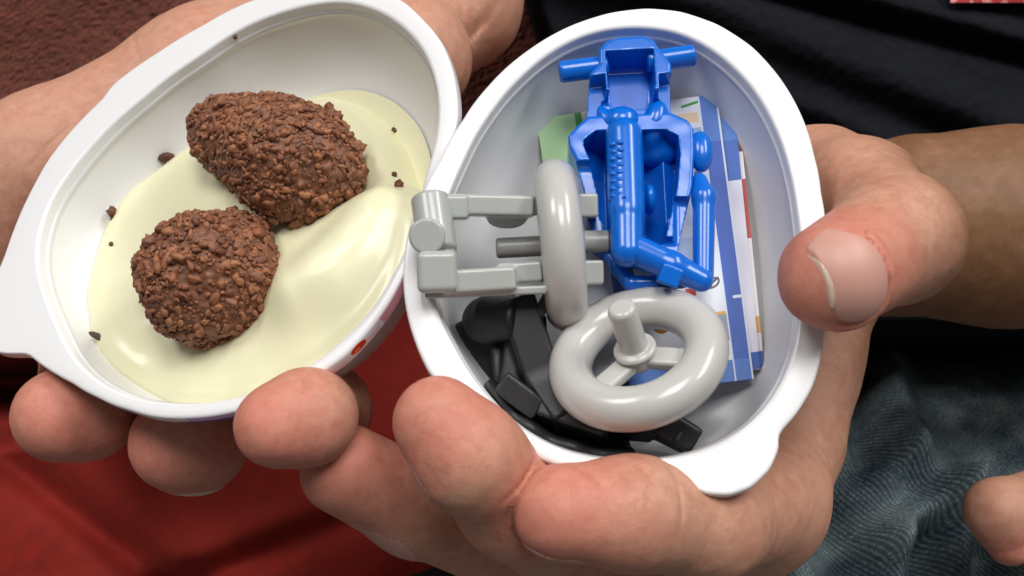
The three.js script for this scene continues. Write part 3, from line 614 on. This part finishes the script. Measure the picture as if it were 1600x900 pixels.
// grey front fork lying across the rim
{
  const o = thing('toy_fork', rp(760, 385, 1), 'light grey plastic toy fork with two arms lying across the rim', 'toy part'), c = 0.26, G = M.fork;
  const post = union(0.5, disc(rp(672, 308, -3.2), rp(684, 395, -3.2), 2.5, 0.5), rbox(rp(684, 425, -3.2), frameOf(V(1, 0.03, 0), V(-0.05, 1, 0)), 2.5, 2.6, 2.2, 0.9));
  solid('fork_crown', post, [rp(672, 308, -3), rp(690, 460, -3)], 4, c, G, o);
  solid('crown_pin', disc(rp(667, 369, -6.4), rp(669, 369, -3), 2.25, 0.35), [rp(668, 369, -5)], 4.4, c, G, o);
  solid('fork_arm', union(0.35, rbox(rp(768, 322, -1.6), frameOf(V(1, -0.02, 0), V(0.02, 1, 0)), 5.4, 1.35, 1.9, 0.45), rbox(rp(710, 325, -2.2), frameOf(V(1, 0, 0), V(0, 1, 0)), 1.8, 1.5, 1.8, 0.4), rbox(rp(865, 322, 1.2), frameOf(V(1, 0, -0.15), V(0, 1, 0)), 5.2, 1.25, 1.2, 0.4), disc(rp(792, 346, 0.2), rp(792, 322, 0.2), 2.6, 0.4)), [rp(700, 320, -2), rp(930, 330, 2)], 3.5, c, G, o);
  solid('fork_arm', union(0.35, rbox(rp(748, 438, -2.6), frameOf(V(1, 0.06, 0), V(-0.06, 1, 0)), 4.6, 1.45, 1.5, 0.45), rbox(rp(812, 426, -1.6), frameOf(V(1, 0.06, 0), V(-0.06, 1, 0)), 2.8, 1.3, 1.4, 0.45), rbox(rp(880, 424, 1.0), frameOf(V(1, 0, -0.1), V(0, 1, 0)), 4.8, 1.35, 1.1, 0.4), rbox(rp(760, 456, -1.2), frameOf(V(1, 0.04, 0), V(-0.04, 1, 0)), 7.6, 0.55, 1.4, 0.3)), [rp(700, 440, -2), rp(935, 430, 2)], 3.5, c, G, o);
  solid('axle', union(0.3, disc(rp(775, 388, 3), rp(850, 384, 3), 1.35, 0.3), disc(rp(895, 378, 2), rp(952, 377, 2), 1.45, 0.25), disc(rp(893, 378, 2), rp(912, 378, 2), 2.4, 0.3), disc(rp(850, 384, 2.6), rp(897, 380, 2.2), 1.0, 0.2)), [rp(772, 388, 3), rp(955, 377, 2)], 4, c, std({ color: lin(0.30, 0.30, 0.29), roughness: 0.35 }), o);
  for (const [x, y] of [[918, 322], [926, 426]]) solid('arm_end', rbox(rp(x, y, 0.4), frameOf(V(1, 0.02, 0), V(-0.02, 1, 0)), 1.3, 1.55, 1.6, 0.35), [rp(x, y, 0)], 3, c, G, o);
}
// wheels
function torusSdf(c, axis, RR, r) { return (x, y, z) => { const px = x - c.x, py = y - c.y, pz = z - c.z, h = px * axis.x + py * axis.y + pz * axis.z, q = Math.sqrt(Math.max(px * px + py * py + pz * pz - h * h, 0)) - RR; return Math.hypot(q, h) - r; }; }
function wheel(c, axis, RR, r, label, pegs, twist) {
  axis.normalize();
  const o = thing('motorbike_wheel_toy', c.clone().addScaledVector(RN, -r), label, 'toy wheel', 'grey toy wheels in the egg');
  part('tyre', sdfMesh(torusSdf(c, axis, RR, r), c.clone().subScalar(RR + r + 1), c.clone().addScalar(RR + r + 1), 0.28), M.wheel, o);
  const a = V(0, 0, 1).cross(axis).normalize(), b = axis.clone().cross(a);
  for (let k = 0; k < 3; k++) {
    const t = twist + k * 2.0944, d = a.clone().multiplyScalar(Math.cos(t)).addScaledVector(b, Math.sin(t)), p = c.clone().addScaledVector(d, RR - r * 0.3), q = c.clone().addScaledVector(d, 1).addScaledVector(axis, -0.2);
    const s = rbox(p.clone().lerp(q, 0.5), frameOf(d, axis), p.distanceTo(q) / 2 + 0.6, 0.8, 1.45, 0.5);
    solid('spoke', s, [p, q], 2, c0, M.wheel, o);
  }
  const hub = union(0.8, disc(c.clone().addScaledVector(axis, -1.0), c.clone().addScaledVector(axis, 1.2), 2.2, 0.5));
  const hb = solid('hub', hub, [c], 3.4, c0, M.wheel, o);
  if (pegs) solid('axle_peg', union(0.3, disc(c.clone().addScaledVector(axis, 0.6), c.clone().addScaledVector(axis, pegs), 1.75, 0.7), disc(c.clone().addScaledVector(axis, 0.8), c.clone().addScaledVector(axis, 1.9), 2.7, 0.6)), [c, c.clone().addScaledVector(axis, pegs)], 3.4, c0, M.wheel, hb);
  return o;
}
const c0 = 0.26;
wheel(rp(876, 383, 3.2), V(1, 0.09, 0.02), 8.55, 2.72, 'light grey toy wheel standing on edge through the fork arms', 0, 0.4);
wheel(rp(996, 557, 0.6), V(-0.30, 0.72, 0.62), 8.5, 2.7, 'light grey toy wheel lying face up with its axle peg showing', 8.6, 0.42);

// black parts at the bottom
{
  const o = thing('black_toy_part', rp(790, 540, 12), 'black plastic toy part with a round boss under the grey fork', 'toy part', ), c = 0.3, K = M.black;
  solid('boss', union(0.5, disc(rp(755, 497, 6), rp(815, 500, 3.5), 3.0, 0.6), ellip(rp(765, 500, 6), F0, 3.6, 3.2, 3)), [rp(755, 497, 6), rp(815, 500, 4)], 4.5, c, K, o);
  solid('base_plate', union(0.5, rbox(rp(800, 570, 12), frameOf(V(0.5, -0.86, 0), V(0.86, 0.5, 0)), 8.5, 5, 1.4, 0.5), rbox(rp(900, 640, 11), frameOf(RX, RY), 7, 4, 1.4, 0.5)), corners(730, 480, 980, 690, 9, 14), 2, 0.35, K, o);
  solid('arm', union(0.5, seg(rp(812, 490, 5), rp(845, 590, 7), 2.4, 3.2, 0.5), seg(rp(790, 540, 9), rp(800, 600, 9), 2.2, 2, 0.5), seg(rp(822, 520, 8), rp(812, 610, 9), 2.6, 3, 0.5), seg(rp(845, 590, 7), rp(880, 640, 6), 2.2, 3, 0.5)), corners(770, 470, 910, 660, 1, 13), 2, c, K, o);
  solid('lug', rbox(rp(842, 490, 3.5), frameOf(V(0.45, 0.9, 0), V(-0.9, 0.45, 0)), 3.4, 0.7, 1.4, 0.3), [rp(842, 490, 3.5)], 4.5, c, M.charcoal, o);
  const b = thing('black_toy_bar', rp(975, 660, 10), 'black plastic toy bar with a squared end below the flat wheel', 'toy part');
  solid('bar', union(0.4, seg(rp(865, 640, 6), rp(935, 662, 5.4), 1.9, 2.6, 0.4), seg(rp(935, 655, 6.6), rp(1000, 660, 6), 2.0, 2.4, 0.4), seg(rp(1000, 655, 6), rp(1060, 684, 4.2), 1.2, 2.0, 0.4)), [rp(865, 640, 6), rp(1060, 684, 5)], 5, c, K, b);
  solid('end_block', union(0.4, rbox(rp(1058, 672, 4.2), frameOf(V(0.86, -0.5, 0), V(0.5, 0.86, 0)), 2.5, 1.7, 2.2, 0.5), seg(rp(1040, 640, 6), rp(1075, 610, 7), 1.6, 2, 0.4)), [rp(1058, 672, 4), rp(1075, 610, 7)], 5, c, K, b);
  const s = thing('charcoal_wall_sheet', rp(820, 620, 14), 'curved charcoal sheet along the lower inner wall', 'toy part');  // dark curved sheet following the lower inner wall
  const th = (x, y) => { const [p, q] = R.loc(R.on(x, y, 0)); return Math.atan2(q, p); }, t0 = th(742, 592), t1 = th(1000, 716), rows = [];
  for (const [d, off] of [[4.6, 0.5], [4.4, 0.75], [4.4, 1.2], [4.7, 1.5], [9, 1.6], [13, 2.2], [14, 2.4], [14, 0.9], [9, 0.35], [4.8, 0.35]]) rows.push(Array.from({ length: 41 }, (_, i) => { const t = mix(t0, t1, i / 40); return R.polar(t, R.wall(t, d) - off, d + 0.5 * Math.cos(i * 0.6)); }));
  part('shell', gridMesh(rows, false), M.charcoal, s);
  
  solid('tab', rbox(rp(812, 618, 4.4), frameOf(V(0.8, -0.6, 0), V(0.6, 0.8, 0)), 3, 1.5, 1.2, 0.3), [rp(812, 618, 4.4)], 4.4, c, M.charcoal, s);
}

// ---------------------------------------------------------------- hands
const J = (x, y, w, rpx) => { const p = at(x, y, w); p.r = rpx / PX * (DIST - w) / DIST; return p; };
function chain(js, k = 2.5) { const fs = []; for (let i = 0; i < js.length - 1; i++) fs.push(cap(js[i], js[i + 1], js[i].r, js[i + 1].r)); return fs.length > 1 ? union(k, ...fs) : fs[0]; }
function skinColour(tips, tanShade) {
  return (x, y, z) => {
    let t = 0; for (const p of tips) t = Math.max(t, 1 - sstep(p.r * 0.6, p.r * 2.4, Math.hypot(x - p.x, y - p.y, z - p.z)));
    const n = N3(x * 0.16, y * 0.16, z * 0.16) + 0.6 * N3(x * 0.5, y * 0.5, z * 0.5);
    t = clamp(t * 0.85 + n * 0.28);
    const b = tanShade ? clamp(tanShade(x, y, z) + n * 0.18) : 0, m = (p, q, s) => mix(mix(p, q, t), s, b);
    return [m(0.61, 0.68, 0.215), m(0.318, 0.235, 0.102), m(0.215, 0.170, 0.042)];  // third value: tanned forearm, painted darker still for the shadow on it
  };
}
function hand(label, palm, fingers, blend, creases, tips, tanShade, base, cell = 0.75, beds = []) {
  const pf = union(9, ...palm.map((c) => chain(c, 6))), ff = fingers.map((c) => chain(c, 3));
  const f = (x, y, z) => {
    const p = pf(x, y, z); let d = p;
    for (const q of ff) { const e = q(x, y, z); if (e < d + blend) d = Math.min(d, smin(p, e, blend)); }
    if (d < 2.5 && d > -2.5) {
      for (const [c, ax, wd, dp, rr] of creases) { const px = x - c.x, py = y - c.y, pz = z - c.z, h = px * ax.x + py * ax.y + pz * ax.z, q2 = px * px + py * py + pz * pz - h * h; if (q2 < rr * rr) d += dp * gauss(h + 0.25 * N3(x * 0.5, y * 0.5, z * 0.5), wd) * (1 - q2 / rr / rr); }
      for (const [c, n, X, Y, hl, hw] of beds) {                       // the fold of skin round a nail
        const px = x - c.x, py = y - c.y, pz = z - c.z, h = px * n.x + py * n.y + pz * n.z; if (h < -2) continue;
        const u = (px * X.x + py * X.y + pz * X.z) / hl, v = (px * Y.x + py * Y.y + pz * Y.z) / hw, o = (Math.pow(Math.abs(u) ** 2.6 + Math.abs(v) ** 2.6, 1 / 2.6) - 1) * hl;
        d += (0.34 * gauss(o, 0.35) - 0.42 * gauss(o - 0.9, 0.6)) * (u > 0.55 ? 0 : 1);
      }
      d += 0.10 * N3(x * 0.28, y * 0.28, z * 0.28) + 0.035 * N3(x * 0.9, y * 0.9, z * 0.9);
    }
    return d;
  };
  const all = [...palm.flat(), ...fingers.flat()], lo = V(1e9, 1e9, 1e9), hi = V(-1e9, -1e9, -1e9);
  for (const p of all) { lo.min(V(p.x - p.r - 3, p.y - p.r - 3, p.z - p.r - 3)); hi.max(V(p.x + p.r + 3, p.y + p.r + 3, p.z + p.r + 3)); }
  return whole('hand', sdfMesh(f, lo, hi, cell, { color: skinColour(tips, tanShade), uv: 16 }), M.skin, base, label, 'hand');
}
// a nail: a thin curved plate that follows the fingertip, cut out by an oval in the plane across its normal
function nail(parent, body, c, nrm, along, hl, hw, lift, m = M.nail, name = 'nail', from = -9, cell = 0.2) {
  const n = nrm.clone().normalize(), X = along.clone().addScaledVector(n, -along.dot(n)).normalize(), Y = n.clone().cross(X);
  const f = (x, y, z) => {
    const px = x - c.x, py = y - c.y, pz = z - c.z, a = px * X.x + py * X.y + pz * X.z, b = px * Y.x + py * Y.y + pz * Y.z, h = px * n.x + py * n.y + pz * n.z;
    const qa = Math.abs(a) / hl, qb = Math.abs(b) / hw, oval = (Math.pow(qa ** 2.6 + qb ** 2.6, 1 / 2.6) - 1) * Math.min(hl, hw);
    return Math.max(body(x, y, z) - lift, -(body(x, y, z) + 0.5), oval, -h - hw, from - a);
  };
  return part(name, sdfMesh(f, c.clone().subScalar(Math.max(hl, hw) + 4), c.clone().addScalar(Math.max(hl, hw) + 4), cell), m, parent);
}
{
  // the hand under the cream egg: forearm, heel of the palm, the finger along the shell, three fingertips
  const t1 = J(92, 650, -14, 71), t2 = J(278, 692, -14, 75), t3 = J(432, 665, 13, 66);
  const f1 = [J(230, 330, -54, 95), J(150, 540, -42, 80), J(134, 640, -18, 74), t1], f2 = [J(330, 330, -56, 95), J(298, 600, -40, 74), J(306, 688, -18, 76), t2], f3 = [J(400, 330, -56, 95), J(420, 560, -40, 88), J(505, 640, -4, 68), J(480, 652, 10, 70), t3];
  const palm = [[J(414, 66, -58, 95), J(314, 123, -55, 98), J(74, 257, -50, 103), J(-106, 355, -46, 110)], [J(560, 180, -58, 120), J(330, 300, -62, 130), J(60, 420, -56, 105)], [J(640, 92, -36, 98), J(520, 130, -58, 110), J(380, 170, -62, 120)], [J(600, 60, -50, 110), J(718, 10, -54, 86), J(790, -240, -80, 96)]];
  const cre = [[at(215, 75, -46), V(0.86, 0.5, 0).normalize(), 0.3, 0.2, 8], [at(78, 228, -38), V(0.75, -0.65, 0).normalize(), 0.3, 0.2, 6], [at(735, 60, -44), V(0.8, -0.55, 0.2).normalize(), 0.6, 0.5, 9]];
  const h = hand('hand held palm up cradling the egg half with chocolate balls', palm, [f1, f2, f3], 6, cre, [t1, t2, t3], null, at(350, 330, -55));
  nail(h, chain(f2, 3), at(308, 770, -20), V(0.25, -0.75, -0.6), V(0.1, -0.6, 0.8), 4.2, 4.6, 0.22, M.nailEdge);
}
{
  // the hand round the toy egg
  const tip = J(1302, 432, 20, 86), ip = J(1402, 372, 7, 95);
  const thumb = [J(1280, 300, -26, 105), J(1340, 318, -10, 98), ip, tip];
  const a = J(876, 800, 23, 76), b = J(686, 660, 22, 73), c = J(540, 734, 4, 72);
  const fa = [J(1190, 780, -6, 100), J(1100, 812, 12, 92), J(990, 802, 20, 84), a], fb = [J(1080, 850, -16, 95), J(930, 872, -4, 90), J(806, 786, 14, 84), J(735, 715, 22, 80), b], fc = [J(980, 850, -26, 95), J(800, 845, -18, 82), J(650, 790, -4, 74), c];
  const palm = [[J(1290, 470, -28, 80), J(1236, 570, -24, 92), J(1206, 690, -18, 96), J(1150, 790, -12, 104), J(1090, 850, -14, 100)], [J(1040, 560, -42, 140), J(1120, 420, -42, 140), J(1260, 340, -34, 110)], [J(1080, 700, -36, 140), J(1180, 600, -32, 110)], [J(1240, 390, -40, 120), J(1430, 352, -44, 128), J(1560, 355, -46, 146), J(1900, 350, -50, 170)]];
  const q = V(0.72, -0.55, -0.4).normalize(), cre = [];
  for (const [x, y, w] of [[1436, 318, 12], [1450, 336, 10], [1422, 304, 12]]) cre.push([at(x, y, w), V(0.86, 0.28, -0.42).normalize(), 0.22, 0.22, 5]);
  cre.push([at(830, 740, 24), V(0.6, -0.75, -0.2).normalize(), 0.35, 0.3, 6], [at(1012, 770, 26), V(0.97, -0.1, -0.2).normalize(), 0.3, 0.28, 6]);
  cre.push([at(1050, 760, 22), V(0.95, -0.1, -0.3).normalize(), 0.4, 0.35, 7]);
  const nc = at(1338, 438, 25), nn = V(0.55, -0.30, 0.78).normalize(), nx = V(-0.82, -0.28, 0.45); nx.addScaledVector(nn, -nx.dot(nn)).normalize();
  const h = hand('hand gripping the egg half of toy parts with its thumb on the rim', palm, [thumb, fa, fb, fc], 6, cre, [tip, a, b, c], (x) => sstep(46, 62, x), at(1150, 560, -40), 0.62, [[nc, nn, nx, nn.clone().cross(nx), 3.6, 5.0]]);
  const th = chain(thumb, 3);
  const tn = nail(h, th, nc, nn, nx, 3.5, 4.9, 0.16);
  nail(tn, th, nc, nn, nx, 3.62, 4.95, 0.2, M.nailEdge, 'nail_edge', 3.25, 0.1);
  nail(h, chain(fb, 3), at(685, 715, 20), V(-0.6, -0.72, 0.3), V(-0.5, 0.7, 0.3), 4.0, 3.8, 0.04);
  nail(h, chain(fa, 3), at(866, 865, 22), V(-0.2, -0.95, 0.1), V(-1, 0.1, 0.1), 4.2, 3.8, 0.05);
  nail(h, chain(fc, 3), at(590, 808, 0), V(0.15, -0.95, -0.1), V(-1, 0.1, 0.1), 4.2, 3.6, 0.05);
}
{
  // small hand resting on the jeans
  const t = J(1577, 850, -40, 34), u = J(1640, 850, -42, 34);
  hand('small hand with a bent finger resting on the jeans', [[J(1660, 770, -48, 60), J(1720, 800, -50, 80)]], [[J(1640, 778, -46, 50), J(1562, 800, -40, 48), t], [J(1680, 800, -46, 44), J(1634, 818, -42, 36), u]], 3, [], [t, u], null, at(1620, 830, -50), 0.5);
}
for (const o of scene.children) o.traverse((m) => { if (m.isMesh) m.castShadow = m.receiveShadow = true; });
renderer.render(scene, camera);
